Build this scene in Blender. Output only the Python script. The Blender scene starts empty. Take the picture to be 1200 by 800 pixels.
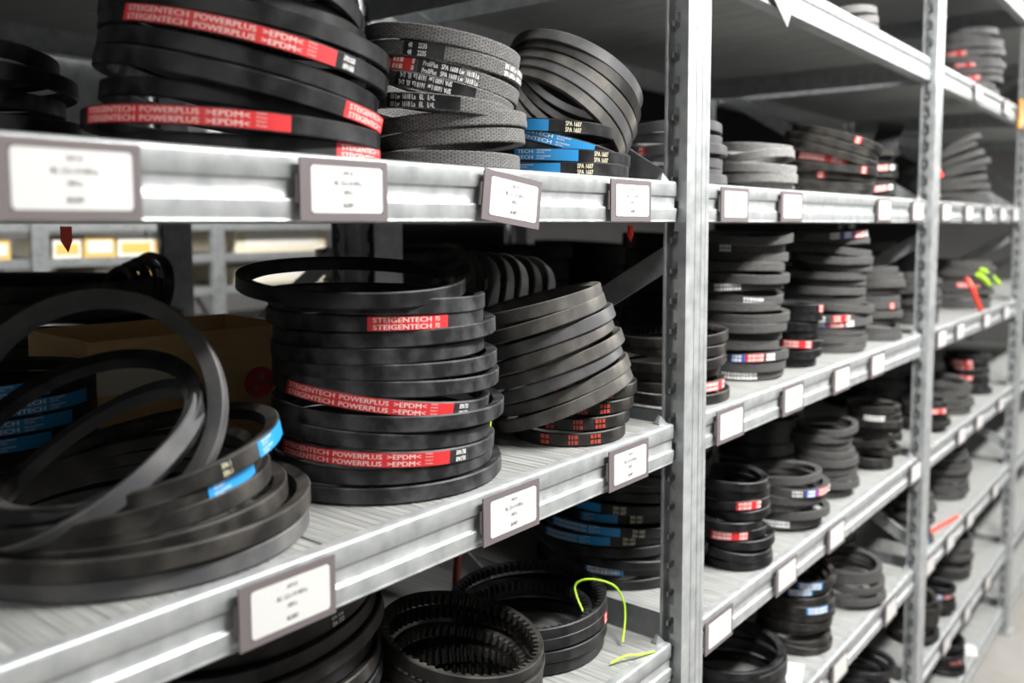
import bpy, math, random
from mathutils import Vector, Matrix, Quaternion

# ------------------------------------------------------------------ camera
scene = bpy.context.scene
EYE = 1.20                                  # eye height above the floor; all z below are given relative to the eye
cam_d = bpy.data.cameras.new('camera'); cam = bpy.data.objects.new('camera', cam_d)
scene.collection.objects.link(cam); scene.camera = cam
FPX = 1030.0
cam_d.sensor_width = 36.0; cam_d.lens = 36.0 * FPX / 1200.0
cam_d.shift_x = -50.0 / 1200.0; cam_d.shift_y = -56.0 / 1200.0
cam_d.clip_start = .02; cam_d.clip_end = 60
cam.location = (0, -.467, EYE)
cam.rotation_euler = (math.radians(90 - 4.607), 0, math.radians(37.398 - 90))
cam_d.dof.use_dof = True; cam_d.dof.focus_distance = .80; cam_d.dof.aperture_fstop = 4.2

# ------------------------------------------------------------------ world, exposure, big lights
world = bpy.data.worlds.new('hall'); scene.world = world; world.use_nodes = True
world.node_tree.nodes['Background'].inputs[0].default_value = (.80, .86, .95, 1)
world.node_tree.nodes['Background'].inputs[1].default_value = .008
vs = scene.view_settings
vs.view_transform = 'Standard'; vs.look = 'None'; vs.gamma = 1; vs.use_curve_mapping = False
vs.exposure = 1.25
LAMPS = [  # x centre, y, z(rel), length, watts
    (1.25, -.76, .92, 1.3, 46), (3.2, -.80, .96, 1.4, 24), (5.0, -.80, .96, 1.4, 20),
    (1.3, 1.62, .96, 1.4, 20), (-1.30, -.78, .96, 1.4, 8)]
LAMP_COL = (1.0, .985, .95)
for x, y, z, L, W in LAMPS:
    ld = bpy.data.lights.new('lamp_light', 'AREA'); ld.shape = 'RECTANGLE'; ld.size = L; ld.size_y = .16
    ld.energy = W; ld.color = LAMP_COL
    lo = bpy.data.objects.new('lamp_light', ld); scene.collection.objects.link(lo)
    lo.location = (x, y, z + EYE - .075)

# ------------------------------------------------------------------ helpers
COL = scene.collection
def tag(o, label=None, cat=None, group=None, kind=None):
    if label: o['label'] = label
    if cat: o['category'] = cat
    if group: o['group'] = group
    if kind: o['kind'] = kind
    return o
def link(name, me, parent=None, loc=None, rot=None):
    o = bpy.data.objects.new(name, me); COL.objects.link(o)
    if parent is not None: o.parent = parent
    if loc is not None: o.location = loc
    if rot is not None: o.rotation_euler = rot
    return o
class MB:
    """collects shapes into one mesh"""
    def __init__(s): s.v = []; s.f = []; s.uv = None
    def add(s, verts, faces):
        n = len(s.v); s.v += [tuple(p) for p in verts]; s.f += [tuple(i + n for i in f) for f in faces]
    def box(s, x0, x1, y0, y1, z0, z1, M=None):
        p = [Vector((x, y, z)) for z in (z0, z1) for y in (y0, y1) for x in (x0, x1)]
        if M is not None: p = [M @ q for q in p]
        s.add(p, [(0,2,3,1),(4,5,7,6),(0,1,5,4),(2,6,7,3),(0,4,6,2),(1,3,7,5)])
    def prism_x(s, prof, x0, x1):
        n = len(prof)
        s.add([(x0, y, z) for y, z in prof] + [(x1, y, z) for y, z in prof],
              [(i, i + n, (i + 1) % n + n, (i + 1) % n) for i in range(n)] + [tuple(range(n)), tuple(range(2*n - 1, n - 1, -1))])
    def prism_z(s, prof, z0, z1):
        n = len(prof)
        s.add([(x, y, z0) for x, y in prof] + [(x, y, z1) for x, y in prof],
              [(i, (i + 1) % n, (i + 1) % n + n, i + n) for i in range(n)] + [tuple(range(n - 1, -1, -1)), tuple(range(n, 2*n))])
    def bar(s, a, b, w, t, side=Vector((1, 0, 0))):
        a = Vector(a); b = Vector(b); d = (b - a).normalized(); u = d.cross(side).normalized()
        p = [q + u * i * w / 2 + side * j * t / 2 for q in (a, b) for i in (-1, 1) for j in (-1, 1)]
        s.add(p, [(0,1,3,2),(4,6,7,5),(0,4,5,1),(2,3,7,6),(0,2,6,4),(1,5,7,3)])
    def tube(s, pts, r, n=6):
        pts = [Vector(p) for p in pts]; base = len(s.v); up = Vector((.31, .2, .93))
        for i, p in enumerate(pts):
            d = (pts[min(i + 1, len(pts) - 1)] - pts[max(i - 1, 0)]).normalized()
            u = d.cross(up).normalized(); w = d.cross(u)
            for k in range(n):
                a = 2 * math.pi * k / n; s.v.append(tuple(p + u * r * math.cos(a) + w * r * math.sin(a)))
        for i in range(len(pts) - 1):
            for k in range(n):
                s.f.append((base + i*n + k, base + i*n + (k+1) % n, base + (i+1)*n + (k+1) % n, base + (i+1)*n + k))
        s.f.append(tuple(base + k for k in range(n - 1, -1, -1))); s.f.append(tuple(base + (len(pts)-1)*n + k for k in range(n)))
    def mesh(s, name, mat, smooth=None):
        me = bpy.data.meshes.new(name); me.from_pydata(s.v, [], s.f); me.update()
        if mat is not None: me.materials.append(mat)
        if smooth is not None:
            me.polygons.foreach_set('use_smooth', [True] * len(me.polygons)); me.set_sharp_from_angle(angle=math.radians(smooth))
        return me
    def obj(s, name, mat, parent=None, loc=None, smooth=None, rot=None):
        return link(name, s.mesh(name, mat, smooth), parent, loc, rot)
def catmull(P, n=6):
    P = [Vector(p) for p in P]; Q = [P[0]] + P + [P[-1]]; out = []
    for i in range(1, len(Q) - 2):
        for k in range(n):
            t = k / n; a, b, c, d = Q[i-1], Q[i], Q[i+1], Q[i+2]
            out.append(.5 * ((2*b) + (c - a)*t + (2*a - 5*b + 4*c - d)*t*t + (3*b - a - 3*c + d)*t**3))
    return out + [P[-1]]

# ------------------------------------------------------------------ materials
def mat(name, col, rough=.5, metal=0., spec=None):
    m = bpy.data.materials.new(name); m.use_nodes = True; b = m.node_tree.nodes['Principled BSDF']
    b.inputs['Base Color'].default_value = (*col, 1); b.inputs['Roughness'].default_value = rough; b.inputs['Metallic'].default_value = metal
    if spec is not None: b.inputs['Specular IOR Level'].default_value = spec
    return m, m.node_tree, b
def noise_mix(nt, b, c1, c2, scale, vec=None, stretch=None, detail=4, lo=.35, hi=.65, rough=None, coord='Object'):
    N = nt.nodes; L = nt.links
    tc = N.new('ShaderNodeTexCoord'); mp = N.new('ShaderNodeMapping'); L.new(tc.outputs[coord], mp.inputs[0])
    if stretch: mp.inputs['Scale'].default_value = stretch
    no = N.new('ShaderNodeTexNoise'); no.inputs['Scale'].default_value = scale; no.inputs['Detail'].default_value = detail
    L.new(mp.outputs[0], no.inputs['Vector'])
    cr = N.new('ShaderNodeValToRGB'); cr.color_ramp.elements[0].position = lo; cr.color_ramp.elements[1].position = hi
    cr.color_ramp.elements[0].color = (*c1, 1); cr.color_ramp.elements[1].color = (*c2, 1)
    L.new(no.outputs[0], cr.inputs[0]); L.new(cr.outputs[0], b.inputs['Base Color'])
    if rough:
        mr = N.new('ShaderNodeMapRange'); mr.inputs[3].default_value = rough[0]; mr.inputs[4].default_value = rough[1]
        L.new(no.outputs[0], mr.inputs[0]); L.new(mr.outputs[0], b.inputs['Roughness'])
    return no, mp
def bump(nt, b, src, dist, strength=.5):
    bp = nt.nodes.new('ShaderNodeBump'); bp.inputs['Distance'].default_value = dist; bp.inputs['Strength'].default_value = strength
    nt.links.new(src, bp.inputs['Height']); nt.links.new(bp.outputs[0], b.inputs['Normal'])
M = {}
def rubber(key, c1, c2, rough, scale=30):
    m, nt, b = mat(key, c1, .5, 0, .25)
    no, mp = noise_mix(nt, b, c1, c2, scale, detail=9, lo=.42, hi=.80, rough=rough)
    M[key] = m
rubber('rubber', (.0038, .0038, .0043), (.036, .036, .039), (.30, .62), 42)
rubber('rubber_dusty', (.009, .0086, .008), (.070, .064, .057), (.36, .68), 30)
rubber('rubber_grey', (.055, .055, .058), (.14, .137, .135), (.45, .68), 26)
rubber('rubber_tan', (.050, .047, .044), (.19, .178, .162), (.45, .70), 24)
rubber('rubber_scuffed', (.010, .010, .011), (.085, .085, .092), (.32, .62), 48)
def woven(key, c1, c2):
    m, nt, b = mat(key, c1, .75, 0, .35); N = nt.nodes; L = nt.links
    tc = N.new('ShaderNodeTexCoord'); mp = N.new('ShaderNodeMapping'); mp.inputs['Scale'].default_value = (230, 560, 1)
    L.new(tc.outputs['UV'], mp.inputs[0])
    vo = N.new('ShaderNodeTexBrick'); vo.inputs['Scale'].default_value = 1.0; vo.inputs['Mortar Size'].default_value = .16
    vo.inputs['Brick Width'].default_value = 1.3; vo.inputs['Row Height'].default_value = 1.0; vo.inputs['Mortar Smooth'].default_value = .8
    vo.inputs['Color1'].default_value = (*c2, 1); vo.inputs['Color2'].default_value = (*[v*.7 for v in c2], 1); vo.inputs['Mortar'].default_value = (*c1, 1)
    no = N.new('ShaderNodeTexNoise'); no.inputs['Scale'].default_value = 1.5; L.new(mp.outputs[0], no.inputs['Vector'])
    ad = N.new('ShaderNodeVectorMath'); ad.operation = 'MULTIPLY_ADD'; ad.inputs[1].default_value = (.55, .55, 0); L.new(no.outputs['Color'], ad.inputs[0]); L.new(mp.outputs[0], ad.inputs[2])
    L.new(ad.outputs[0], vo.inputs['Vector']); L.new(vo.outputs['Color'], b.inputs['Base Color'])
    bump(nt, b, vo.outputs['Fac'], -.0008, .8)
    M[key] = m
woven('wrap', (.014, .014, .014), (.085, .084, .082)); woven('wrap_lighter', (.020, .020, .020), (.15, .148, .145))  # second weave: a lighter tone of the first
woven('wrap_pale', (.08, .08, .08), (.26, .255, .25))
def plain(key, col, rough=.5, metal=0.): M[key] = mat(key, col, rough, metal)[0]
plain('band_red', (.55, .020, .025), .5); plain('band_blue', (.012, .22, .52), .45); plain('band_blue_deep', (.02, .10, .42), .45)
plain('print_white', (.80, .80, .80), .6); plain('print_cream', (.62, .58, .42), .6); plain('print_pink', (.78, .55, .52), .6)
plain('print_rust', (.33, .035, .02), .6); plain('print_grey', (.30, .30, .30), .6); plain('ink', (.27, .26, .27), .8)
M['painted_shade'] = mat('painted_shade', (.012, .012, .013), .9, 0, .1)[0]; plain('paper', (.50, .50, .495), .6); plain('holder', (.115, .098, .102), .45); plain('magnet', (.012, .012, .012), .7)  # first one: near-black that paints the deep shade behind the shelves
plain('lime', (.42, .72, .03), .45); plain('red_plastic', (.80, .05, .025), .4); plain('orange', (.75, .33, .05), .5)
plain('yellow_box', (.74, .48, .13), .7); plain('white_box', (.82, .79, .72), .7); plain('cream_box', (.76, .68, .52), .8)
plain('tape', (.70, .66, .55), .15); plain('lamp_body', (.75, .75, .75), .5); plain('white_cap', (.75, .75, .75), .5)
plain('rust_strap', (.16, .035, .02), .5)
m, nt, b = mat('tube', (1, 1, 1), .5); b.inputs['Emission Color'].default_value = (1, .98, .94, 1); b.inputs['Emission Strength'].default_value = 6; M['tube'] = m
m, nt, b = mat('galvanised', (.6, .61, .6), .36, .45)
no, mp = noise_mix(nt, b, (.28, .30, .308), (.44, .455, .46), 55, detail=7, lo=.3, hi=.7, rough=(.28, .50)); bump(nt, b, no.outputs[0], .0004, .25); M['galv'] = m
m, nt, b = mat('galvanised_deck', (.5, .5, .48), .45, .40)
no, mp = noise_mix(nt, b, (.24, .245, .24), (.42, .425, .415), 9, stretch=(26, 1.2, 8), detail=6, lo=.3, hi=.72, rough=(.38, .62)); bump(nt, b, no.outputs[0], .0005, .3); M['deck'] = m
m, nt, b = mat('cardboard', (.40, .25, .11), .85); noise_mix(nt, b, (.58, .38, .17), (.66, .44, .21), 14, stretch=(1, 1, 12)); M['card'] = m
m, nt, b = mat('concrete', (.4, .37, .34), .6); noise_mix(nt, b, (.19, .18, .17), (.25, .24, .225), 5, detail=8); M['floor'] = m
m, nt, b = mat('plaster', (.62, .60, .56), .9); noise_mix(nt, b, (.24, .235, .23), (.28, .275, .27), 3); M['wall'] = m
m, nt, b = mat('ceiling_paint', (.6, .6, .6), .9); noise_mix(nt, b, (.15, .15, .15), (.19, .19, .19), 3); M['ceil'] = m

# ------------------------------------------------------------------ the hall
def slab(name, x0, x1, y0, y1, z0, z1, m):
    b = MB(); b.box(x0, x1, y0, y1, z0, z1); o = b.obj(name, m); return tag(o, kind='structure')
XL, XR, YF, YB, ZC = -3.0, 8.0, -2.6, 3.2, 1.78
slab('floor', XL, XR, YF, YB, EYE - 1.25, EYE - 1.20, M['floor'])
slab('ceiling', XL, XR, YF, YB, EYE + ZC, EYE + ZC + .05, M['ceil'])
slab('wall_back', XL, XR, YB, YB + .08, EYE - 1.25, EYE + ZC, M['wall'])
slab('wall_front', XL, XR, YF - .08, YF, EYE - 1.25, EYE + ZC, M['wall'])
slab('wall_right', XR, XR + .08, YF, YB, EYE - 1.25, EYE + ZC, M['wall'])
slab('wall_left', XL - .08, XL, YF, YB, EYE - 1.25, EYE + ZC, M['wall'])
LAMPNAME = ['above the near stretch of the belt aisle', 'above the middle stretch of the belt aisle', 'above the far end of the belt aisle',
            'above the rear aisle by the cartons', 'behind the viewer above the belt aisle']
for i, (x, y, z, L, W) in enumerate(LAMPS):
    r = link('ceiling_lamp', None, loc=(x, y, z + EYE)); tag(r, 'white fluorescent ceiling lamp ' + LAMPNAME[i], 'lamp', 'ceiling lamps')
    b = MB(); b.prism_x([(-.09, .0), (-.05, .06), (.05, .06), (.09, 0)], -L/2, L/2); b.box(-.45, -.44, -.005, .005, .055, ZC - z); b.box(.44, .45, -.005, .005, .055, ZC - z)
    b.obj('housing', M['lamp_body'], r)
    for s in (-1, 1):
        b = MB(); b.tube([(-L/2 + .03, s*.04, -.02), (L/2 - .03, s*.04, -.02)], .013, 10); b.obj('tube', M['tube'], r)

# ------------------------------------------------------------------ racking
X0, PITCH, DEPTH = .853, .972, .50
def xc(k): return X0 + PITCH * k
ZTOP = {'V': .594, 'U': .314, 'A': .044, 'B': -.217, 'C': -.463, 'D': -.692, 'E': -.930, 'F': -1.120}
BH = .044
def post_mesh():
    b = MB(); z0, z1 = -1.2, 1.0
    b.prism_z([(-.025,-.010),(-.007,-.010),(-.006,-.0088),(-.005,-.010),(.006,-.010),(.0072,-.0088),(.0084,-.010),(.0165,-.010),(.0175,-.0092),(.0185,-.010),
               (.025,-.010),(.025,0),(.0235,0),(.0235,-.0078),(-.0235,-.0078),(-.0235,0),(-.025,0)], z0, z1)
    b.prism_z([(-.0105,-.0078),(.0105,-.0078),(.0105,.0150),(.0262,.0150),(.0262,.0172),(-.0262,.0172),(-.0262,.0150),(-.0105,.0150)], z0, z1)
    z = z0 + .01
    while z < z1 - .03:
        for s in (-1, 1):
            x = s * .0250; b.box(min(x, x - s*.0015), max(x, x - s*.0015), 0, .0046, z, z + .014)
            b.box(min(s*.0100, s*.0225), max(s*.0100, s*.0225), .0085, .0110, z + .020, z + .0255)
        z += .0328
    return b.mesh('post', M['galv'])
POST = post_mesh()
BRACE_Z = [1.02, .68, .34, 0.0, -.34, -.68, -1.02]
def frame(x, y, label, flip=False, depth=DEPTH):
    r = link('upright_frame', None, loc=(x, y, EYE)); tag(r, label, 'rack frame', 'upright rack frames')
    link('post', POST, r)
    p = link('post', POST, r, loc=(0, depth, 0), rot=(0, 0, math.pi))
    for i in range(len(BRACE_Z) - 1):
        ya, yb = (.012, depth - .012) if i % 2 else (depth - .012, .012)
        b = MB(); b.bar((0, ya, max(-1.19, BRACE_Z[i] - .03)), (0, yb, max(-1.19, BRACE_Z[i+1] + .03)), .026, .003); b.obj('brace', M['galv'], r)
    for yy in (0, depth):
        b = MB(); b.box(-.032, .032, yy - .022 + (0 if yy == 0 else .0), yy + .022, -1.2, -1.196); b.obj('foot_plate', M['galv'], r)
    return r
# shelf pieces (origin: left end of the front edge, deck level; x along the rack, y into the rack)
L = PITCH - .060
BEAM_PROF = [(.012, -.0006), (.003, 0), (.0012, -.0006), (.0002, -.0020), (0, -.0035), (0, -.0155), (.0006, -.0163), (.0016, -.0170), (.0020, -.0185), (.0022, -.0276),
             (.0016, -.0282), (.0002, -.0288), (-.0006, -.0293), (-.0008, -.0302), (.0004, -.0400), (.0006, -.0412), (.0000, -.0424), (.0008, -.0437), (.0022, -.0440), (.020, -.0440), (.020, -.0425), (.0055, -.0425), (.0055, -.003), (.012, -.0022)]
def beam_mesh():
    b = MB(); b.prism_x(BEAM_PROF[::-1], 0, L); return b.mesh('beam', M['galv'], 50)
BEAM = beam_mesh()
def deck_mesh():
    b = MB(); W = L / 2 - .0018; n = 58; p = W / n; top = []
    for i in range(n):
        x = i * p
        top += [(x, 0), (x + p*.62, 0), (x + p*.76, -.0004), (x + p*.90, -.0004)]
    top.append((W, 0)); th = .0012; y0, y1 = .010, DEPTH - .010; m = len(top)
    v = []
    for y in (y0, y1):
        v += [(x, y, z - .0008) for x, z in top] + [(x, y, z - .0008 - th) for x, z in top]
    f = []
    for i in range(m - 1):
        f += [(i, i+1, 2*m+i+1, 2*m+i), (m+i+1, m+i, 3*m+i, 3*m+i+1), (i+1, i, m+i, m+i+1), (2*m+i, 2*m+i+1, 3*m+i+1, 3*m+i)]
    f += [(0, 2*m, 3*m, m), (m-1, 2*m-1, 4*m-1, 3*m-1)]
    b.add(v, f); return b.mesh('deck_panel', M['deck'])
DECK = deck_mesh()
def side_mesh():
    b = MB(); b.box(0, .0015, .022, DEPTH - .022, -.040, -.004); b.box(0, .012, .022, DEPTH - .022, -.0040, -.0031); return b.mesh('side_beam', M['galv'])
SIDE = side_mesh()
def clip_mesh():
    b = MB(); b.add([(0,0,0),(.012,-.006,-.002),(.012,.004,-.002),(0,.006,0),(.004,.0,.009),(.006,.004,.009)], [(0,1,4),(1,2,5,4),(2,3,5),(3,0,4,5),(0,3,2,1)]); return b.mesh('corner_clip', M['galv'])
CLIP = clip_mesh()
BAYNAME = {0: 'near bay', 1: 'middle bay', 2: 'far bay', 3: 'farthest bay'}
LEVEL = {'V': 'topmost shelf', 'U': 'shelf above head height', 'A': 'eye-level shelf', 'B': 'shelf just below eye level', 'C': 'third shelf down', 'D': 'fourth shelf down', 'E': 'fifth shelf down', 'F': 'lowest shelf'}
def shelf(bay, lev, y=0., row='belt rack', back=False):
    r = link('metal_shelf', None, loc=(xc(bay - 1) + .030, y, EYE + ZTOP[lev]))
    tag(r, 'galvanised %s in %s of %s' % (LEVEL[lev], BAYNAME[bay], row), 'shelf', 'galvanised shelves')
    link('front_beam', BEAM, r)
    link('back_beam', BEAM, r, loc=(L, DEPTH, 0), rot=(0, 0, math.pi))
    link('side_beam', SIDE, r, loc=(.0005, 0, 0)); link('side_beam', SIDE, r, loc=(L - .0005, DEPTH, 0), rot=(0, 0, math.pi))
    link('deck_panel', DECK, r); link('deck_panel', DECK, r, loc=(L / 2 + .0006, 0, 0))
    if back:
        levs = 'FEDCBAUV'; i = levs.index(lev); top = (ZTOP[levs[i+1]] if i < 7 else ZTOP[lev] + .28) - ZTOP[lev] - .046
        b = MB(); b.box(-.004, L + .004, DEPTH + .016, DEPTH + .0175, -.044, top + .002); b.obj('added_back_sheet', M['galv' if back == 'galv' else 'painted_shade'], r)  # added sheet; the dark version paints the shade behind the shelves
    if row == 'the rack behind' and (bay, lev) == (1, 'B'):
        b = MB(); b.box(L * .52, L + .004, DEPTH + .016, DEPTH + .0175, -.044, .216); b.obj('added_back_sheet', M['painted_shade'], r)  # added half-width sheet, its darkness stands in for shade beyond the heaps
    c = link('corner_clip', CLIP, r, loc=(L - .012, .012, 0)); c2 = link('corner_clip', CLIP, r, loc=(.012, .012, 0)); c2.scale.x = -1
    return r
for k, n in ((-1, 'at the left end of the near bay'), (0, 'between near and middle bays'), (1, 'between middle and far bays'), (2, 'at the right end of the far bay'), (3, 'beyond the far bay')):
    frame(xc(k), 0, 'slotted galvanised upright frame %s of the belt rack' % n)
SH = {0: 'VUABCD', 1: 'VUABCDE', 2: 'VUABCDEF', 3: 'VUABCDEF'}
for bay, levs in SH.items():
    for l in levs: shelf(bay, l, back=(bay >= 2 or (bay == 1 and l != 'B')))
Y2 = .560
for k, n in ((0, 'behind the near and middle bays'), (1, 'behind the middle and far bays'), (-1, 'behind the left end of near bay')):
    frame(xc(k), Y2, 'slotted galvanised upright frame of the second rack %s' % n)
for bay, levs in {0: 'UABC', 1: 'ABC'}.items():
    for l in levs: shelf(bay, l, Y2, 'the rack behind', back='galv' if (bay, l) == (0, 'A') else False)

# ------------------------------------------------------------------ label holders
INK = {}
TXT = {}
def text_geo(s):
    if s in TXT: return TXT[s]
    c = bpy.data.curves.new('t', 'FONT'); c.body = s; c.size = 1; c.resolution_u = 2
    o = bpy.data.objects.new('t', c); COL.objects.link(o)
    bpy.context.view_layer.update()
    dg = bpy.context.evaluated_depsgraph_get(); me = bpy.data.meshes.new_from_object(o.evaluated_get(dg))
    v = [(p.co.x, p.co.y) for p in me.vertices]; f = [tuple(p.vertices) for p in me.polygons]
    bpy.data.objects.remove(o); bpy.data.curves.remove(c); bpy.data.meshes.remove(me)
    x0 = min(p[0] for p in v); x1 = max(p[0] for p in v)
    v = [((x - x0), y / .70) for x, y in v]       # cap height -> 1
    n0 = len(v); v = v + [(x + .035, y) for x, y in v]; f = f + [tuple(i + n0 for i in q) for q in f]   # heavier stroke
    TXT[s] = (v, f, (x1 - x0)); return TXT[s]
HW, HH = .072, .040
def holder_meshes():
    b = MB(); w, h, t = HW/2, HH/2, .0014
    iw0, iw1, ih = -w + .008, w - .0045, h - .0045
    P = [(-w,-h),(w,-h),(w,h),(-w,h)]; Q = [(iw0,-ih),(iw1,-ih),(iw1,ih),(iw0,ih)]
    v = [(x, -t, z) for x, z in P] + [(x, -t, z) for x, z in Q] + [(x, 0, z) for x, z in P] + [(x, -t*.35, z) for x, z in Q]
    f = []
    for i in range(4):
        j = (i + 1) % 4; f += [(i, j, 4+j, 4+i), (4+i, 4+j, 12+j, 12+i), (j, i, 8+i, 8+j)]
    f += [(12, 13, 14, 15), (11, 10, 9, 8)]
    b.add(v, f); b.box(-w - .0016, -w + .002, 0, .0016, -.009, .009); hm = b.mesh('label_holder', M['holder'])
    b = MB(); n = 5; c = .0022; x0, x1 = iw0 + .0003, iw1 - .0003; z1 = ih - .0003; pts = []
    for cx_, cz_, a0 in ((x1 - c, -z1 + c, -90), (x1 - c, z1 - c, 0), (x0 + c, z1 - c, 90), (x0 + c, -z1 + c, 180)):
        for k in range(n): a = math.radians(a0 + 90*k/(n-1)); pts.append((cx_ + c*math.cos(a), cz_ + c*math.sin(a)))
    m = len(pts)
    b.add([(x, -.0016, z) for x, z in pts] + [(x, -.0006, z) for x, z in pts], [tuple(range(m)), tuple(range(2*m-1, m-1, -1))] + [(i, m+i, m+(i+1) % m, (i+1) % m) for i in range(m)])
    return hm, b.mesh('paper_card', M['paper'])
HOLD, CARD = holder_meshes()
MAG = None
def lettering_flat(lines, mat_, name='lettering'):
    b = MB()
    for s, capx, x, z, xs in lines:           # centred on x
        v, f, w = text_geo(s); k = capx
        b.add([(x + (px - w/2) * k * xs, 0, z + py * k) for px, py in v], f)
    return b.mesh(name, mat_)
ORD = ['first', 'second', 'third', 'fourth', 'fifth', 'sixth', 'seventh', 'eighth', 'ninth', 'tenth', 'eleventh', 'twelfth', 'thirteenth', 'fourteenth', 'fifteenth', 'sixteenth', 'seventeenth', 'eighteenth', 'nineteenth', 'twentieth']
def holder(bay, lev, x, i, roll=0., dz=0., note='', lines=None):
    o = link('label_holder', HOLD, loc=(x, -.0042, EYE + ZTOP[lev] - .0225 + dz), rot=(0, math.radians(roll), 0))
    SHORT = {'U': 'high', 'A': 'eye-level', 'B': 'second', 'C': 'third', 'D': 'fourth', 'E': 'fifth'}
    tag(o, ('grey label holder%s, %s from left on %s shelf of %s' % (note, ORD[i], SHORT[lev], BAYNAME[bay])), 'label holder', 'label holders')
    c = link('paper_card', CARD, o)
    if lines:
        t = link('lettering', lettering_flat(lines, M['ink']), c, loc=(.0018, -.00175, 0))
    return o
LB = [('AVX 10', .0026, 0, .0095, .9), ('SKL. 12,5 x 10 1650 La', .0030, 0, .0030, .82), ('1650 La', .0028, 0, -.0030, .85), ('8624871', .0030, 0, -.0115, .85)]
LAB = {(0, 'A'): [(.205, 0, 0), (.378, 0, 0), (.548, 7, -.003), (.727, 0, 0)],
       (1, 'A'): [(.953, 0, 0), (1.123, 0, 0), (1.519, 0, 0), (1.720, 0, 0)], (2, 'A'): [(1.93, 0, 0), (2.13, 0, 0), (2.325, 0, 0), (2.50, 0, 0), (2.67, 0, 0)],
       (0, 'B'): [(.327, 0, 0), (.546, 0, 0), (.726, 0, 0)], (1, 'B'): [(.951, 0, 0), (1.142, 0, 0), (1.333, 0, 0), (1.508, 0, 0)], (2, 'B'): [(1.93, 0, 0), (2.09, 0, 0), (2.36, 0, 0), (2.60, 0, 0)],
       (1, 'C'): [(.929, 0, 0), (1.132, 0, 0), (1.328, 0, 0), (1.766, 0, 0)], (2, 'C'): [(2.14, 0, 0), (2.32, 0, 0), (2.58, 0, 0)],
       (1, 'D'): [(1.25, 0, 0), (1.36, 0, 0), (1.63, 0, 0)], (2, 'D'): [(1.90, 0, 0), (2.07, 0, 0), (2.26, 0, 0), (2.55, 0, 0)],
       (2, 'E'): [(2.07, 0, 0), (2.27, 0, 0), (2.50, 0, 0)], (1, 'U'): [(1.075, 33, -.006)], (2, 'U'): [(2.18, 0, 0), (2.50, 0, 0), (2.68, 0, 0)]}
for (bay, lev), ls in LAB.items():
    for i, (x, roll, dz) in enumerate(ls):
        holder(bay, lev, x, i, roll, dz, ' hanging askew' if roll else '', LB if bay == 0 else None)

# ------------------------------------------------------------------ belts
BW, BT = .0130, .0095
class Ring:
    """a closed belt loop: radius, ellipse, waviness; maps (angle, height, outward) to local space"""
    def __init__(s, r, w=BW, t=BT, ell=1., ea=0., wave=(0, 0), wob=(0, 0)):
        s.r, s.w, s.t, s.ell, s.ea, s.wave, s.wob = r, w, t, ell, ea, wave, wob
    def P(s, a, h, o):
        c, q = math.cos(a - s.ea), math.sin(a - s.ea)
        rr = s.r * (1 + s.wob[0] * math.sin(3 * a + s.wob[1]))
        R = rr + o
        x, y = R * c, (R if s.ell == 1 else (rr * s.ell + o)) * q
        ce, se = math.cos(s.ea), math.sin(s.ea)
        return (x * ce - y * se, x * se + y * ce, h + s.wave[0] * math.sin(2 * a + s.wave[1]))
def ring_mesh(R, style, segs, cog=False):
    w, t = R.w / 2, R.t; c = .0011; wi = w * .66
    v = []; f = []; us = []
    if cog:
        n = max(24, int(2 * math.pi * R.r / .0085)); segs = n * 4
    for i in range(segs):
        a = 2 * math.pi * i / segs
        ti = t
        if cog and (i % 4) in (2, 3): ti = t * .50
        wi_ = wi if not (cog and (i % 4) in (2, 3)) else w * .84
        for h, o in ((-w + c, 0), (w - c, 0), (w, -c), (wi_, -ti), (-wi_, -ti), (-w, -c)): v.append(R.P(a, h, o))
    n = 6
    for i in range(segs):
        j = (i + 1) % segs
        for k in range(n):
            l = (k + 1) % n; f.append((i*n + k, j*n + k, j*n + l, i*n + l))
    me = bpy.data.meshes.new('drive_belt'); me.from_pydata(v, [], f); me.update()
    uvl = me.uv_layers.new(name='UVMap'); hh = [(-w, w), (w, w + c), (w + c, w + t), (w + t, w + t + 2*wi), (-w - t, -w - c), (-w - c, -w)]
    data = []
    for i in range(segs):
        u0 = R.r * 2 * math.pi * i / segs; u1 = R.r * 2 * math.pi * (i + 1) / segs
        for k in range(n): a, b = hh[k]; data += [u0, a, u1, a, u1, b, u0, b]
    uvl.data.foreach_set('uv', data)
    me.polygons.foreach_set('use_smooth', [True] * len(me.polygons)); me.set_sharp_from_angle(angle=math.radians(38))
    me.materials.append(M[style]); return me
def patch(R, a0, a1, mat_, name, off=.0003, h0=None, h1=None):
    """coloured print band on the outer face"""
    h0 = -R.w/2 + .0011 if h0 is None else h0; h1 = R.w/2 - .0011 if h1 is None else h1
    n = max(2, int((a1 - a0) / .08)); b = MB(); v = []
    for i in range(n + 1):
        a = a0 + (a1 - a0) * i / n; v += [R.P(a, h0, off), R.P(a, h1, off), R.P(a, h1, off - .0004), R.P(a, h0, off - .0004)]
    f = []
    for i in range(n):
        p, q = i*4, i*4 + 4; f += [(p, q, q+1, p+1), (p+1, q+1, q+2, p+2), (p+3, p, q, q+3)][:3]
    f += [(0, 1, 2, 3), (n*4 + 3, n*4 + 2, n*4 + 1, n*4)]
    b.add(v, f); return b.mesh(name, mat_, 40)
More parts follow.
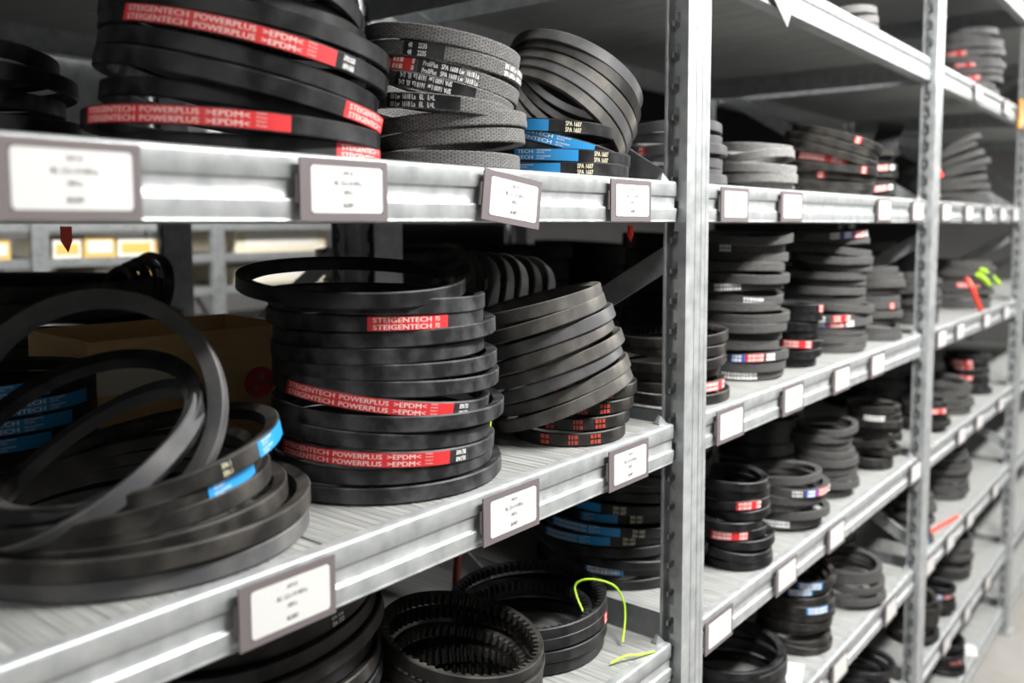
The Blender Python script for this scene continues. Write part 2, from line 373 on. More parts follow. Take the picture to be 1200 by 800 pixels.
def ring_text(b, R, a0, lines, off=.00055, flip=False, clip=True):
    """lines: (text, cap height, baseline height, x-stretch); starts at angle a0, runs along the belt"""
    hmax = R.w/2 - .0004; wmax = 0
    for s, cap, h, xs in lines:
        v, f, w = text_geo(s); w *= cap * xs; wmax = max(wmax, w); q = []
        for x, y in v:
            u = x * cap * xs; hh = h + y * cap
            if flip: u = w - u; hh = -hh
            hh = max(-hmax, min(hmax, hh)); q.append(R.P(a0 + u / R.r, hh, off))
        b.add(q, f)
    return wmax
def bars(b, R, a0, length, rows, off=.00055, seed=0):
    rnd = random.Random(seed); u = 0
    while u < length - .003:
        wl = rnd.uniform(.0015, .0045)
        for h0, h1 in rows:
            b.add([R.P(a0 + u/R.r, h0, off), R.P(a0 + (u + wl)/R.r, h0, off), R.P(a0 + (u + wl)/R.r, h1, off), R.P(a0 + u/R.r, h1, off)], [(0, 1, 2, 3)])
        u += wl + .0011
ROWS2 = [(-.0046, -.0008), (.0008, .0046)]
LN3 = lambda s, xs=.85: [(s, .0038, .0008, xs), (s, .0038, -.0046, xs)]
def add_print(o, R, kind, a0, **kw):
    """printed bands; a0 = angle at which the print starts (grows to the right seen from outside)"""
    def seg(a, length, col): return link('print_band', patch(R, a, a + length / R.r, M[col], 'print_band'), o)
    def let(parent, build, col='print_white'):
        b = MB(); build(b); link('lettering', b.mesh('lettering', M[col]), parent)
    G = .004
    if kind in ('red', 'red_rear', 'red_head'):
        segs = [('STEIGENTECH', .046), ('POWERPLUS', .038), ('>EPDM<', .026)]
        if kind == 'red_rear': segs = segs[1:]
        if kind == 'red_head': segs = segs[:1]
        total = sum(l for _, l in segs) + G * (len(segs) + 1) + (0 if kind == 'red_head' else .022)
        if kind == 'red_head': total += .012
        p = seg(a0, total, 'band_red'); u = G
        def bld(b):
            nonlocal u
            for s, l in segs:
                v, f, w = text_geo(s); xs = l / (w * .0038); ring_text(b, R, a0 + u/R.r, LN3(s, xs)); u += l + G
            if kind != 'red_head':
                ring_text(b, R, a0 + u/R.r, [(s, .0014, h, .95) for s, h in (('Antistatic &', .0040), ('Oil resistant', .0014), ('Antistatic &', -.0012), ('Oil resistant', -.0038))])
            else:
                ring_text(b, R, a0 + u/R.r, LN3('PO', .8))
        let(p, bld, 'print_pink')
        code = kw.get('code')
        if code: let(o, lambda b: ring_text(b, R, a0 + (total + .006)/R.r, LN3(code, .72)), 'print_white' if kind == 'red' else 'print_cream')
    elif kind in ('blue', 'blue_rear', 'blue_code'):
        u = 0
        segs = [('STEIGENTECH', .046)] if kind == 'blue' else ([('TECH', .017)] if kind == 'blue_rear' else [])
        total = sum(l for _, l in segs) + .036 + G * 3
        p = seg(a0, total, 'band_blue'); uu = [G]
        def bld(b):
            for s, l in segs:
                v, f, w = text_geo(s); xs = l / (w * .0034); ring_text(b, R, a0 + uu[0]/R.r, [(s, .0034, .0012, xs), (s, .0034, -.0043, xs)]); uu[0] += l + G
            ring_text(b, R, a0 + uu[0]/R.r, [('HEAT & OIL RESISTANT', .0015, .0034, .9), ('ANTI STATIC', .0015, .0011, .9), ('HEAT & OIL RESISTANT', .0015, -.0022, .9), ('ANTI STATIC', .0015, -.0045, .9)])
        let(p, bld)
        code = kw.get('code')
        if code: let(o, lambda b: ring_text(b, R, a0 + (total + .016)/R.r, [(code, .0044, .0006, .95), (code, .0044, -.0051, .95)]), 'print_cream')
    elif kind == 'white_code':
        if kw.get('patch'): link('print_band', patch(R, a0 - .004/R.r, a0 + kw['patch']/R.r, M['rubber'], 'print_band'), o)
        let(o, lambda b: ring_text(b, R, a0, kw['lines'], flip=kw.get('flip', False)), kw.get('col', 'print_white'))
    elif kind == 'small_red':
        p = seg(a0, kw.get('len', .012), 'band_red'); let(p, lambda b: bars(b, R, a0 + .002/R.r, kw.get('len', .012) - .003, ROWS2, seed=3), 'print_pink')
    elif kind == 'rust':
        for d in (0, .028, .05):
            let(o, lambda b: bars(b, R, a0 + d/R.r, .012, ROWS2, seed=int(d*1000)), 'print_rust')
    elif kind == 'bluered':
        p = seg(a0, .020, 'band_blue_deep'); q = seg(a0 + .020/R.r, .026, 'band_red')
        let(p, lambda b: bars(b, R, a0 + .003/R.r, .016, ROWS2, seed=1)); let(q, lambda b: bars(b, R, a0 + .024/R.r, .020, ROWS2, seed=2), 'print_pink')
        let(o, lambda b: bars(b, R, a0 - .020/R.r, .018, ROWS2, seed=4)); let(o, lambda b: bars(b, R, a0 + .050/R.r, .016, ROWS2, seed=5))
    elif kind == 'redbars':
        ln = kw.get('len', .05); p = seg(a0, ln, 'band_red'); let(p, lambda b: (bars(b, R, a0 + .003/R.r, ln*.55, ROWS2, seed=7), bars(b, R, a0 + (.008 + ln*.6)/R.r, ln*.26, ROWS2, seed=8)), 'print_pink')
    elif kind == 'bluebars':
        ln = kw.get('len', .04); p = seg(a0, ln, 'band_blue'); let(p, lambda b: bars(b, R, a0 + .003/R.r, ln - .005, ROWS2, seed=9))
    elif kind == 'whitebars':
        let(o, lambda b: bars(b, R, a0, kw.get('len', .06), ROWS2, seed=11))
rad = math.radians
def belt(label, group, pos, r, roll=0., pitch=0., az=45., style='rubber', segs=72, cog=False, prints=(), w=BW, t=BT, ell=1., ea=0., wave=(0, 0), wob=(0, 0)):
    """pos z is relative to the eye. roll: right side dips seen along heading az; pitch: near side dips"""
    R = Ring(r, w, t, ell, rad(ea), wave, wob)
    o = link('cogged_belt' if cog else ('wrapped_belt' if style.startswith('wrap') else 'drive_belt'), ring_mesh(R, style, segs, cog))
    ef = Vector((math.cos(rad(az)), math.sin(rad(az)), 0)); er = Vector((ef.y, -ef.x, 0))
    q = Quaternion(ef, rad(roll)) @ Quaternion(er, rad(pitch))
    o.rotation_mode = 'QUATERNION'; o.rotation_quaternion = q; o.location = (pos[0], pos[1], EYE + pos[2])
    tag(o, label, 'drive belt', group)
    for kind, a, kw in prints: add_print(o, R, kind, rad(az + 180 + a), **kw)
    return o
LOOK = {'rubber': 'black rubber', 'rubber_dusty': 'dusty black', 'rubber_grey': 'grey', 'rubber_tan': 'dusty grey', 'rubber_scuffed': 'scuffed black', 'wrap': 'woven-finish black', 'wrap_lighter': 'lighter woven-finish', 'wrap_pale': 'pale woven-finish'}
def look_of(style, prints, cog):
    ks = [p[0] for p in prints]
    if any(k.startswith('red') for k in ks): return 'red-banded'
    if any(k in ('blue', 'blue_rear', 'blue_code', 'bluebars') for k in ks): return 'blue-banded'
    if 'bluered' in ks: return 'blue-and-red-banded'
    if any(k in ('white_code', 'whitebars') for k in ks): return 'white-lettered'
    if cog: return 'cogged black'
    return LOOK[style]
def stack(where, rings, az=45., style='rubber', segs=72, base=None):
    """rings: list of dicts bottom to top"""
    n = len(rings)
    for i, g in enumerate(rings):
        st = g.get('style', style); pr = g.get('prints', ()); cg = g.get('cog', False)
        label = '%s belt, %s from bottom of %s' % (look_of(st, pr, cg), ORD[i], where) if n > 1 else '%s belt, %s' % (look_of(st, pr, cg), where)
        if len(label.split()) > 16: print('LONG', len(label.split()), label)
        belt(label, 'belts of ' + where, g['pos'], g['r'], g.get('roll', 0), g.get('pitch', 0), g.get('az', az), st, g.get('segs', segs), cg, pr,
             g.get('w', BW), g.get('t', BT), g.get('ell', 1.), g.get('ea', 0.), g.get('wave', (0, 0)), g.get('wob', (0, 0)))
def auto(where, x, y, z, r, n, seed, az=25., style='rubber', prints={}, segs=44, jit=.05, off=.005, tilt=2.0, roll0=0., roll1=0., pitch=0., step=None, cogs=(), styles={}, w=BW):
    """a stack of n belts with a slow random drift in tilt, offset and size"""
    rnd = random.Random(seed); rings = []; step = step or w + .0006; ro = roll0; pi_ = pitch; zz = z + w/2 + r * math.sin(rad(abs(roll0))) * .9; tilt *= 1.5; off *= 1.5
    ef = Vector((math.cos(rad(az)), math.sin(rad(az)), 0)); er = Vector((ef.y, -ef.x, 0)); c = Vector((x, y, zz))
    for i in range(n):
        tt = i / max(1, n - 1)
        ro = roll0 + (roll1 - roll0) * tt + rnd.uniform(-tilt, tilt); pi_ = pitch + rnd.uniform(-tilt, tilt) * .6
        rr = r * (1 + rnd.uniform(-jit, jit * .4)); d = (rnd.uniform(-off, off), rnd.uniform(-off, off))
        rings.append(dict(pos=(c.x + d[0], c.y + d[1], c.z), r=rr, roll=ro, pitch=pi_, style=styles.get(i, style), prints=prints.get(i, ()), cog=i in cogs,
                          wave=(rnd.uniform(0, .0022), rnd.uniform(0, 6)), wob=(rnd.uniform(0, .015), rnd.uniform(0, 6)), w=w))
        q = Quaternion(ef, rad(ro)); c = c + q @ Vector((0, 0, step))
    stack(where, rings, az, style, segs)
G = lambda x, y, z, r, **k: dict(pos=(x, y, z), r=r, **k)

# --- eye-level shelf, near bay
zA = ZTOP['A']
stack('big red-banded heap at upper left', [
    G(.388, .122, zA + .0068, .100, roll=1, prints=[('red_head', 38, {})]),
    G(.380, .118, zA + .0215, .103, roll=3, prints=[('red', -62, {})]),
    G(.392, .126, zA + .0370, .099, roll=7),
    G(.388, .120, zA + .0500, .102, roll=12, pitch=1, prints=[('red_head', 42, {})], w=.0135),
    G(.392, .126, zA + .0640, .100, roll=12),
    G(.396, .124, zA + .0785, .103, roll=11, prints=[('red', -48, {'code': 'XPA1650'})]),
    G(.400, .128, zA + .0925, .104, roll=9),
    G(.390, .130, zA + .1080, .094, roll=9, cog=True),
    G(.378, .128, zA + .1270, .103, roll=15, pitch=-5),
    G(.376, .130, zA + .1400, .102, roll=15, pitch=-2),
    G(.374, .130, zA + .1550, .102, roll=15, pitch=-3),
    G(.372, .130, zA + .1700, .100, roll=14, pitch=-3)], az=55, segs=96)
auto('dark stack behind upper-left red-banded heap', .215, .29, zA, .118, 5, 3, az=62, step=.0165, tilt=1.0)
PROFI = [('SPA 1600 Lw  1618 La  EL  L=L', .0040, .0008, .85), ('SPA 1600 Lw  1618 La  EL  L=L', .0040, -.0050, .85)]
stack('woven stack on eye-level shelf in near bay', [
    G(.552, .076, zA + .0068, .066),
    G(.560, .078, zA + .0250, .067, roll=-5), G(.560, .077, zA + .0385, .068, roll=-5),
    G(.545, .074, zA + .0505, .062, roll=4, prints=[('white_code', -40, {'lines': [('00 Lw  1618 La   EL   L=L', .0040, .0008, .9), ('00 Lw  1618 La   EL   L=L', .0040, -.0050, .9)], 'col': 'print_white', 'patch': .058})]),
    G(.549, .076, zA + .0630, .063, roll=12, prints=[('white_code', -34, {'lines': PROFI, 'flip': True, 'patch': .064})]),
    G(.556, .078, zA + .0755, .065, roll=12, prints=[('redbars', -45, {'len': .022}), ('white_code', -18, {'lines': [('ProfiPlus   SPA 1600 Lw  1618 La', .0040, .0006, .85), ('ProfiPlus   SPA 1600 Lw  1618 La', .0040, -.0052, .85)], 'patch': .030})]),
    G(.556, .078, zA + .0890, .067, roll=9, prints=[('white_code', -28, {'lines': [('48     2235', .0040, .0008, .9), ('48     2235', .0040, -.0050, .9)], 'patch': .030}), ('white_code', 45, {'lines': PROFI})]),
    G(.554, .078, zA + .1025, .067, roll=9)], az=47, style='wrap_lighter', segs=84)
SPA = {'code': 'SPA 1607'}
stack('eye-level leaning blue-banded stack beside near post', [
    G(.722, .078, zA + .0068, .070, prints=[('blue_rear', -52, SPA)], style='rubber'),
    G(.726, .080, zA + .0200, .071, prints=[('blue_rear', -38, SPA)], roll=2),
    G(.722, .084, zA + .0345, .066, prints=[('blue', -45, {})], roll=14),
    G(.716, .088, zA + .0480, .066, prints=[('blue_code', -40, SPA)], roll=3),
    G(.756, .104, zA + .0600, .079, roll=35, pitch=-21, style='rubber_tan'),
    G(.762, .102, zA + .0715, .079, roll=33, pitch=-21, style='rubber_grey'),
    G(.768, .100, zA + .0830, .079, roll=31, pitch=-20, style='rubber_tan'),
    G(.772, .099, zA + .0955, .078, roll=28, pitch=-20, style='rubber_dusty'),
    G(.774, .098, zA + .1080, .077, roll=25, pitch=-19, style='rubber_grey')], az=36, segs=84)
# --- second shelf, near bay
zB = ZTOP['B']
stack('big left coil on second shelf', [
    G(.300, .122, zB + .0068, .111, style='rubber_grey'),
    G(.298, .122, zB + .0207, .114, style='rubber_dusty', roll=-1),
    G(.296, .124, zB + .0235, .101, style='rubber_dusty', roll=-3),
    G(.290, .124, zB + .0350, .095, style='rubber_dusty', roll=-5),
    G(.286, .120, zB + .0440, .090, roll=-8, pitch=2, prints=[('blue_code', 34, {})], style='rubber_dusty'),
    G(.300, .120, zB + .0560, .093, roll=-11, pitch=2, prints=[('blue_code', 50, {}), ('white_code', 30, {'lines': [('SPA 1', .0036, .0007, .85), ('SPA 1', .0036, -.0045, .85)], 'col': 'print_cream'})], style='rubber_dusty'),
    G(.266, .118, zB + .0600, .078, roll=-32, pitch=10, style='rubber_grey'),  # grey here paints the light caught by this black loop
    G(.262, .122, zB + .0800, .078, roll=-20, pitch=26, style='rubber'),
    G(.268, .120, zB + .0920, .084, roll=-35, pitch=64, style='rubber_grey', w=.0165, t=.011)], az=62, segs=110)  # hoop's grey stands in for strong light on its right limb
stack('blue-banded dark stack behind the left coil', [
    G(.285, .345, zB + .0068 + .0136*i, .082, prints=[('blue', -30 + 14*(i % 3), {})] if i > 2 else ()) for i in range(7)], az=66, segs=64)
RB = {'code': 'XPA1750'}
stack('tall red-banded stack on near second shelf', [
    G(.515, .112, zB + .0068, .100), G(.512, .112, zB + .0205, .094, roll=1),
    G(.512, .112, zB + .0345, .096, roll=4, prints=[('red', -58, RB)]),
    G(.510, .112, zB + .0485, .094, roll=5), G(.519, .112, zB + .0620, .100, roll=3),
    G(.511, .112, zB + .0760, .093, roll=9, prints=[('red', -56, RB)]),
    G(.517, .112, zB + .0890, .097, roll=3), G(.516, .112, zB + .1020, .096, roll=1),
    G(.508, .112, zB + .1145, .090), G(.516, .112, zB + .1275, .095, roll=-1),
    G(.506, .112, zB + .1405, .091, roll=1, prints=[('red_head', -6, {})]),
    G(.506, .110, zB + .1535, .091, roll=2), G(.484, .116, zB + .1690, .094, roll=2, pitch=6, style='rubber')], az=50, style='rubber_scuffed', segs=96)
n9 = Quaternion(Vector((math.cos(rad(38)), math.sin(rad(38)), 0)), rad(-20)) @ Vector((0, 0, 1))
RUST = [('rust', -30, {})]
stack('leaning stack beside tall red-banded stack', [
    G(.722, .066, zB + .0068, .058, prints=RUST, style='rubber_dusty'), G(.730, .066, zB + .0203, .058, prints=RUST, style='rubber_dusty'),
    G(.738, .066, zB + .0338, .058, prints=RUST, style='rubber_dusty'), G(.744, .066, zB + .0473, .058, prints=RUST, style='rubber_dusty')] + [
    G(.724 - .0062*i + (.003 if i % 2 else -.003), .074 + .0006*i, zB + .038 + .0140*i, (.076, .074, .073, .075, .072, .073, .071, .067)[i], roll=(-21, -20, -21, -19, -20, -18, -17, -14)[i],
      style=('rubber_tan', 'rubber_tan', 'rubber_grey')[i % 3]) for i in range(8)], az=38, segs=84)
stack('dark leaning coil behind second-shelf stacks', [
    G(.715 + .019*i, .262 - .004*i, zB + .100, .095 - .001*i, roll=-60 + 2*i, pitch=20, style=('rubber_grey' if i % 2 else 'rubber_dusty')) for i in range(6)], az=48, segs=72)
auto('second-shelf stack half hidden by near post', .968, .088, zB, .070, 6, 12, az=32, style='rubber_dusty', cogs=(5,), prints={1: [('redbars', 34, {})]})
# --- third shelf, near bay
zC = ZTOP['C']
stack('lower-left coil under second shelf', [
    G(.405 + .003*(i % 2), .155, zC + .0068 + .0137*i, .104 - .004*(i % 3), roll=(-2 if i < 9 else -8), pitch=(1 if i < 9 else 3), style='rubber_dusty' if i % 2 else 'rubber',
      prints=[('white_code', 36, {'lines': [('SPA 1732', .0036, .0007, .85), ('SPA 1732', .0036, -.0045, .85)]})] if i == 11 else ()) for i in range(13)], az=55, segs=84)
stack('bottom-edge cogged coil under second shelf', [
    G(.578, .086, zC + .0075, .076, cog=True), G(.578, .086, zC + .0215, .077, cog=True), G(.578, .086, zC + .0350, .064, cog=True, roll=3),
    G(.577, .085, zC + .0370, .077, cog=True, roll=3), G(.579, .087, zC + .0540, .066, cog=True, roll=10), G(.579, .086, zC + .0620, .079, cog=True, roll=9, pitch=4), G(.579, .086, zC + .0765, .078, cog=True, roll=11, pitch=4)], az=50, style='rubber_dusty')
stack('cogged coil tied with lime string', [
    G(.735, .130, zC + .0068, .083), G(.735, .130, zC + .0205, .086), G(.735, .130, zC + .0345, .087, prints=[('small_red', 62, {})], roll=-2),
    G(.732, .132, zC + .0345, .073, cog=True), G(.734, .131, zC + .0485, .087, cog=True, roll=-1, pitch=2)], az=44, segs=84)
auto('small red-printed stack behind cogged coils', .585, .335, zC, .062, 5, 19, az=55, prints={4: [('redbars', -10, {})], 3: [('redbars', 0, {})]})
auto('third-shelf blue-banded stack behind near post', 1.005, .19, zC, .118, 13, 21, az=34, segs=64, tilt=1.2, jit=.06,
     prints={1: [('bluebars', -25, {'len': .05})], 4: [('blue', -48, SPA)], 5: [('blue', -44, SPA)], 6: [('blue_code', -22, SPA)], 7: [('blue_code', -35, SPA)]}, roll1=5)

# --- middle bay
BR = [('bluered', -20, {})]
auto('grey eye-level stack touching near post', 1.005, .105, zA, .062, 6, 31, az=28, style='rubber_grey', prints={3: [('small_red', -50, {})]})
auto('pale eye-level stack right of near post', 1.190, .078, zA, .053, 5, 32, az=25, style='wrap_pale', tilt=4)
auto('rounded red-banded eye-level stack, middle bay', 1.520, .100, zA, .082, 8, 33, az=20, roll0=0, roll1=20, prints={4: [('redbars', -40, {'len': .085})], 7: [('small_red', 20, {})], 2: [('small_red', -10, {})], 3: [('small_red', 40, {})]}, style='rubber_dusty')
auto('small eye-level stack left of second post', 1.735, .085, zA, .046, 7, 34, az=17, prints={1: BR, 4: BR, 5: [('small_red', -30, {})]}, style='rubber_dusty', tilt=3)
stack('big upright eye-level coil behind second post', [G(2.00 + .014*i, .175 - .006*i, zA + .092, .088, roll=-74, az=18, segs=56) for i in range(5)], az=18)
auto('tall woven second-shelf stack right of near post', 1.155, .082, zB, .063, 15, 41, az=26, style='wrap', tilt=3, prints={0: [('whitebars', -25, {'len': .05})], 2: BR, 8: [('whitebars', 5, {'len': .03})], 9: [('whitebars', -30, {'len': .04})], 13: [('whitebars', -30, {'len': .02})]})
auto('short stack between tall second-shelf stacks', 1.296, .058, zB, .040, 7, 42, az=23, prints={2: [('redbars', -30, {'len': .045})], 6: [('small_red', 50, {})]}, tilt=2)
auto('tall mid second-shelf stack, middle bay', 1.495, .078, zB, .069, 15, 43, az=21, style='wrap', tilt=3, prints={3: BR, 4: [('whitebars', -40, {'len': .05}), ('redbars', 10, {'len': .025})], 14: [('bluered', 20, {})]})
auto('dark second-shelf stack left of second post', 1.690, .068, zB, .055, 10, 44, az=18, style='wrap', tilt=2.5, prints={6: [('bluebars', -30, {'len': .015})], 4: [('small_red', 40, {})]})
auto('third-shelf red-banded stack right of near post', 1.090, .056, zC, .050, 9, 51, az=27, prints={3: [('redbars', -28, {'len': .050})], 6: [('redbars', 5, {'len': .035})]}, tilt=2.5)
auto('open third-shelf coil, middle bay', 1.285, .062, zC, .061, 6, 52, az=24, style='wrap', prints={0: [('whitebars', -35, {'len': .05})], 4: [('bluered', 22, {})]}, tilt=3, roll0=-3)
auto('dark mid third-shelf stack, middle bay', 1.470, .068, zC, .052, 9, 53, az=21, style='wrap', tilt=2.5)
auto('third-shelf stack left of second post', 1.690, .060, zC, .050, 9, 54, az=18, tilt=3, style='rubber_dusty', prints={7: [('whitebars', -20, {'len': .04})]})
auto('big fourth-shelf coil right of near post', 1.170, .100, ZTOP['D'], .085, 5, 61, az=27, tilt=2.5)
auto('blue-banded fourth-shelf stack, middle bay', 1.375, .080, ZTOP['D'], .063, 9, 62, az=23, tilt=3, prints={5: [('bluebars', 15, {})], 7: [('bluebars', -10, {}), ('small_red', -40, {})], 8: [('bluebars', 0, {})]}, style='rubber_dusty')
auto('open fourth-shelf coil left of second post', 1.590, .066, ZTOP['D'], .064, 5, 63, az=20, tilt=3, roll0=-4, style='wrap')
auto('fourth-shelf stack behind open coil', 1.740, .165, ZTOP['D'], .062, 10, 64, az=19, tilt=2, style='wrap')
auto('fifth-shelf stack left of second post', 1.700, .070, ZTOP['E'], .060, 5, 65, az=19, tilt=3)
auto('high-shelf stack left of second post', 1.560, .075, ZTOP['U'], .042, 4, 66, az=19, style='wrap_pale')
# --- far bay
auto('high-shelf red-printed stack, far bay', 2.60, .115, ZTOP['U'], .092, 11, 71, az=12, tilt=3, off=.012, w=.017, style='rubber_grey', prints={1: [('redbars', 0, {})], 3: [('redbars', -10, {})], 5: [('redbars', -20, {})], 7: [('redbars', -30, {})]})
auto('drooping eye-level coil, far bay', 2.46, .115, zA, .098, 9, 72, az=12, roll0=0, roll1=-26, w=.016, style='wrap', prints={1: [('redbars', -30, {'len': .03})]})
auto('second-shelf stack right of second post', 2.00, .075, zB, .055, 8, 73, az=14, style='wrap')
auto('lime-tied second-shelf coil, far bay', 2.46, .090, zB, .084, 9, 74, az=12, style='wrap', tilt=3, prints={4: [('redbars', 0, {'len': .06})]})
auto('third-shelf coil right of second post', 2.07, .065, zC, .055, 5, 75, az=14, prints={3: [('redbars', 5, {'len': .05})]}, style='rubber_dusty')
auto('middle third-shelf coil, far bay', 2.30, .072, zC, .062, 6, 76, az=13, style='wrap', tilt=4)
auto('red-banded stack at far end, third shelf', 2.60, .085, zC, .058, 8, 77, az=11, prints={3: [('redbars', -30, {})], 5: [('redbars', -30, {})], 6: [('redbars', -30, {})]})
auto('fourth-shelf stack right of second post', 1.975, .060, ZTOP['D'], .046, 8, 78, az=15, style='wrap', prints={0: [('bluebars', 0, {})]})
auto('tall fourth-shelf stack, far bay', 2.36, .090, ZTOP['D'], .068, 9, 79, az=13, style='wrap')
auto('fifth-shelf coil right of second post', 2.02, .060, ZTOP['E'], .056, 7, 80, az=15, style='rubber_dusty')
auto('small banded fifth-shelf coil, far bay', 2.19, .050, ZTOP['E'], .042, 5, 81, az=14, prints={3: [('bluered', 0, {})]})
auto('dark stack at far end of fifth shelf', 2.44, .080, ZTOP['E'], .058, 8, 82, az=12, style='wrap')
auto('lowest-shelf coil, far bay', 2.30, .060, ZTOP['F'], .055, 6, 83, az=13, prints={2: [('redbars', 20, {'len': .03})]})

# --- dark stacks deep on the middle-bay shelves
for lev, x, y, r_, n_, sd, nm in (('B', 1.36, .30, .10, 8, 101, 'deep second-shelf heap, middle bay'), ('B', 1.64, .27, .10, 7, 102, 'deep second-shelf heap before second post'),
                          ('C', 1.30, .30, .11, 7, 103, 'deep third-shelf heap, middle bay'), ('C', 1.60, .28, .11, 7, 104, 'deep third-shelf heap before second post'),
                          ('A', 1.32, .33, .10, 5, 105, 'deep eye-level heap, middle bay'), ('B', 2.15, .28, .12, 7, 106, 'deep second-shelf heap, far bay'), ('C', 2.30, .26, .12, 7, 107, 'deep third-shelf heap, far bay')):
    auto(nm, x, y, ZTOP[lev], r_, n_, sd, az=24, w=.024, style='rubber', tilt=1.5)
# --- rack behind
auto('dark rear-rack bundle at far left', .50, Y2 + .17, zB, .12, 6, 91, az=70, style='rubber_dusty', segs=56, w=.024)
stack('upright hoops on rear-rack bundle', [G(.585 + .012*i, Y2 + .17, zB + .115, .045 + .006*i, roll=-70, pitch=25, style='rubber_dusty', az=66, prints=[('bluered', 60, {})] if i == 2 else (), segs=56) for i in range(4)], az=66)
auto('flat rear-rack coil beside cardboard box', .795, Y2 + .20, zB, .070, 3, 92, az=62, style='rubber_dusty', w=.02)
auto('rear-rack heap behind near frame', 1.08, Y2 + .16, zB, .13, 7, 93, az=52, w=.024)
auto('rear-rack heap deep behind second shelf', 1.38, Y2 + .16, zB, .14, 7, 94, az=45, w=.024)
auto('rear-rack heap farthest behind second shelf', 1.66, Y2 + .16, zB, .12, 7, 96, az=45, w=.024)
auto('small rear coil beyond the box', .70, Y2 + .36, zB, .075, 4, 95, az=62, w=.02)

# ------------------------------------------------------------------ small things on the shelves
# open cardboard carton at the back of the second shelf
r = link('cardboard_box', None, loc=(.475, .405, EYE + zB), rot=(0, 0, rad(-4))); tag(r, 'open brown cardboard box with red sticker behind the left coil', 'box')
bx, by, bh, th = .105, .075, .110, .003
b = MB(); b.box(-bx, bx, -by, by, 0, th); b.obj('bottom', M['card'], r)
for x0, x1, y0, y1 in ((-bx, bx, -by, -by + th), (-bx, bx, by - th, by), (-bx, -bx + th, -by + th, by - th), (bx - th, bx, -by + th, by - th)):
    b = MB(); b.box(x0, x1, y0, y1, th, bh); b.obj('side_wall', M['card'], r)
b = MB(); b.box(-bx + .004, -bx + .085, -by - .0004, -by, .060, .085); b.obj('tape', M['tape'], r)
b = MB(); n = 20; b.add([(.062 + .016*math.cos(2*math.pi*k/n)*1.1, -by - .0006, .052 + .016*math.sin(2*math.pi*k/n)) for k in range(n)], [tuple(range(n))]); st = b.obj('sticker', M['band_red'], r)
link('lettering', lettering_flat([('OVE', .006, 0, .002, .9), ('H', .006, -.005, -.008, .9)], M['print_white']), st, loc=(.062, -by - .0009, .052))

def cord(name, label, cat, pts, rr, m, n=6):
    b = MB(); P = [(p[0], p[1], p[2] + EYE) for p in pts]; o = Vector(P[0])
    b.tube([q - o for q in catmull(P, 6)], rr, 8); t = b.obj(name, M[m], None, o, 60); return tag(t, label, cat)
cord('lime_string', 'lime green string looped over the cogged coil by the post', 'string',
     [(.765, .075, zC + .030), (.772, .095, zC + .056), (.785, .085, zC + .064), (.800, .062, zC + .058), (.806, .052, zC + .040), (.800, .046, zC + .022), (.786, .040, zC + .004)], .0013, 'lime')
cord('lime_string', 'loose end of lime string lying on third shelf by the post', 'string',
     [(.742, .026, zC + .002), (.758, .018, zC + .006), (.775, .010, zC + .003), (.793, .004, zC + .0015)], .0013, 'lime')
b = MB(); P = [(.583, .066, zB + .051), (.590, .068, zB + .043), (.596, .072, zB + .035), (.592, .062, zB + .030)]
cord('lime_tie', 'short lime tie on the right of the tall red-banded stack', 'string', [(.579, .056, zB + .047), (.586, .056, zB + .040), (.584, .055, zB + .030)], .0022, 'lime')
cord('lime_tie', 'lower lime tie on the far-bay coil', 'string', [(2.36, .02, zB + .090), (2.39, .012, zB + .078), (2.42, .005, zB + .062)], .006, 'lime')
cord('lime_tie', 'long lime tie across top of the far-bay coil', 'string', [(2.40, .02, zB + .100), (2.45, .010, zB + .085), (2.51, .0, zB + .060)], .006, 'lime')
cord('red_strap', 'red cord hanging from the far-bay coil with lime ties', 'cord', [(2.29, .03, zB + .082), (2.28, .014, zB + .060), (2.30, .008, zB + .030), (2.33, .004, zB + .005)], .006, 'red_plastic')
cord('red_strap', 'red strap lying on fourth shelf of far bay', 'cord', [(2.02, .03, ZTOP['D'] + .004), (2.10, .02, ZTOP['D'] + .004), (2.18, .006, ZTOP['D'] + .004)], .004, 'red_plastic')
cord('white_tie', 'white tie sticking out of the upright coil by second post', 'tie', [(1.70, .10, zA + .075), (1.72, .11, zA + .085), (1.78, .14, zA + .105)], .005, 'white_cap')
cord('red_hook', 'red strap hanging beside second post at eye level of far bay', 'strap', [(1.98, .05, zA + .110), (2.00, .04, zA + .085), (2.02, .03, zA + .055)], .006, 'red_plastic')
cord('rust_strap', 'rust red strap standing behind the cogged coils', 'strap', [(.752, .26, zC + .002), (.758, .262, zC + .05), (.775, .265, zC + .10), (.80, .27, zC + .15)], .005, 'rust_strap')
cord('yellow_tie', 'orange yellow strap hanging at the top right', 'strap', [(2.66, -.008, .33), (2.655, -.010, .29), (2.63, -.012, .25)], .006, 'orange')
def hang(label, x, y, z, h):
    b = MB(); b.prism_z([(-.004, -.0015), (.004, -.0015), (.004, .0015), (-.004, .0015)], -h * .55, 0); b.add([(-.004, -.0015, -h*.55), (.004, -.0015, -h*.55), (.004, .0015, -h*.55), (-.004, .0015, -h*.55), (.001, 0, -h)], [(0, 4, 1), (1, 4, 2), (2, 4, 3), (3, 4, 0)])
    tag(b.obj('red_tag', M['red_plastic'], None, (x, y, z + EYE)), label, 'tag')
hang('small red tag hanging under eye-level shelf at far left', .335, .30, -.003, .022)
hang('small red clip hanging under eye-level shelf by near post', .812, .05, -.003, .018)
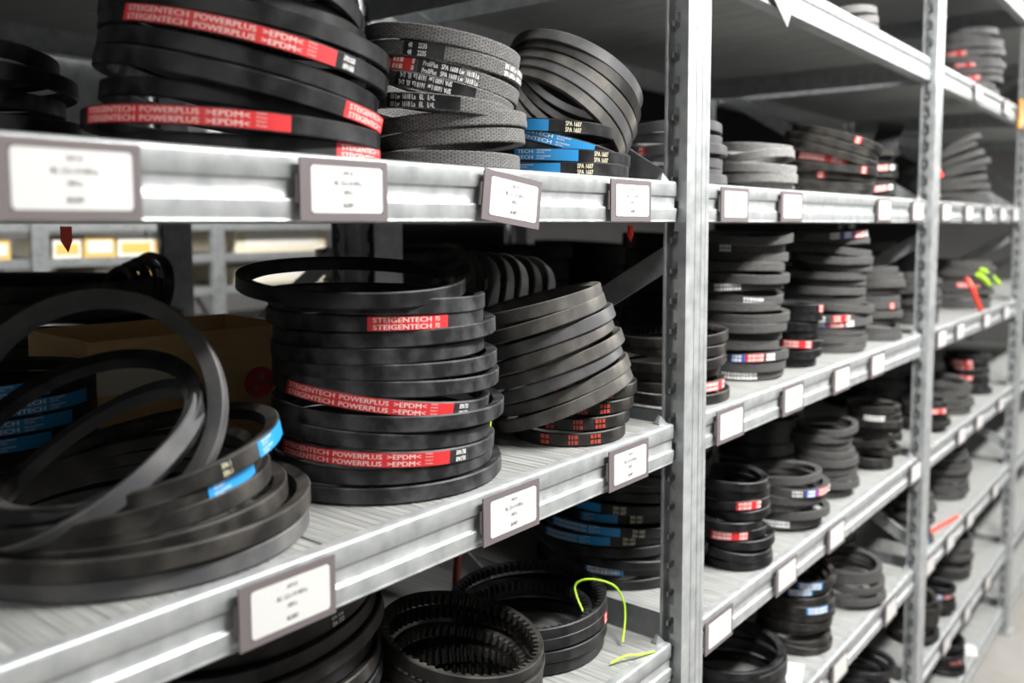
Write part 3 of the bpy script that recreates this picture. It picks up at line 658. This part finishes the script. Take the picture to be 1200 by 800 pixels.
# loose label card on the lowest and fourth shelf
for x, y, lev, lab in ((1.255, .035, 'D', 'white card lying on the fourth shelf beside a coil'), (2.43, .02, 'F', 'white card lying on the lowest shelf of far bay')):
    b = MB(); b.box(-.034, .034, -.018, .018, 0, .001); r = b.obj('loose_card', M['paper'], None, (x, y, EYE + ZTOP[lev] + .0005), rot=(0, 0, .3)); tag(r, lab, 'card')

# ------------------------------------------------------------------ carton shelving across the rear aisle
Y3 = 2.10
def simple_post(x, y): 
    b = MB(); b.prism_z([(-.022,-.008),(.022,-.008),(.022,.012),(.018,.012),(.018,-.004),(-.018,-.004),(-.018,.012),(-.022,.012)], -1.2, .9); return b
for i, x in enumerate((1.05, 1.58, 2.12, 2.66)):
    r = link('rear_upright', None, loc=(x, Y3, EYE)); tag(r, 'grey metal upright of the bright carton shelving, %s from left' % ORD[i], 'rack frame', 'rear carton rack uprights')
    simple_post(0, 0).obj('post', M['galv'], r); o = simple_post(0, 0).obj('post', M['galv'], r, (0, .4, 0)); 
    b = MB(); b.bar((0, .01, -.35), (0, .39, -.02), .022, .003); b.obj('brace', M['galv'], r)
ZR = [-.030 + .03, -.098, -.205, -.33]
names = ['at eye level', 'just below eye level', 'at mid height', 'low down']
for bay, (xa, xb) in enumerate(((.50, 1.03), (1.07, 1.56), (1.60, 2.10), (2.14, 2.64))):
    for j, z in enumerate(ZR):
        r = link('rear_shelf', None, loc=(xa, Y3, EYE + z)); tag(r, 'galvanised shelf %s of carton shelving, %s bay from left' % (names[j], ORD[bay]), 'shelf', 'rear carton shelves')
        b = MB(); b.box(0, xb - xa, 0, .004, -.024, 0); b.obj('front_beam', M['galv'], r)
        b = MB(); b.box(0, xb - xa, .004, .40, -.004, -.001); b.obj('deck_panel', M['deck'], r)
rnd = random.Random(5); cnt = 0
def carton(x, y, z, w, dp, h, m, label):
    r = link('carton', None, loc=(x, y, EYE + z)); tag(r, label, 'carton', 'cartons in rear shelving')
    b = MB(); b.box(0, w, 0, dp, 0, h); b.obj('body', M[m], r)
    b = MB(); b.box(w*.1, w*.9, -.001, 0, h*.2, h*.8); b.obj('front_label', M['white_box'] if m != 'white_box' else M['yellow_box'], r)
CN = {'yellow_box': 'yellow', 'white_box': 'white', 'cream_box': 'cream'}
for bay, (xa, xb) in enumerate(((.55, 1.03), (1.08, 1.56), (1.61, 2.10))):
    for j in (1, 2):
        x = xa + .01; q = 0
        while x < xb - .11:
            w = rnd.uniform(.075, .12); m = 'cream_box' if bay == 2 and j == 1 else ('white_box' if (q + j) % 2 else 'yellow_box'); h = .055 if j == 1 else .068
            if not (bay == 2):
                carton(x, Y3 + .012, ZR[j], w, .25, h + rnd.uniform(-.008, .006), m, '%s carton %s in %s rear bay on shelf %s' % (CN[m], ORD[q], ORD[bay], names[j]))
            x += w + .008; q += 1
carton(1.66, Y3 + .02, ZR[1], .36, .30, .085, 'cream_box', 'large cream carton on the rear shelving seen above the coils')
carton(1.66, Y3 + .02, ZR[2], .36, .30, .06, 'cream_box', 'low cream carton on the rear shelving under the large one')
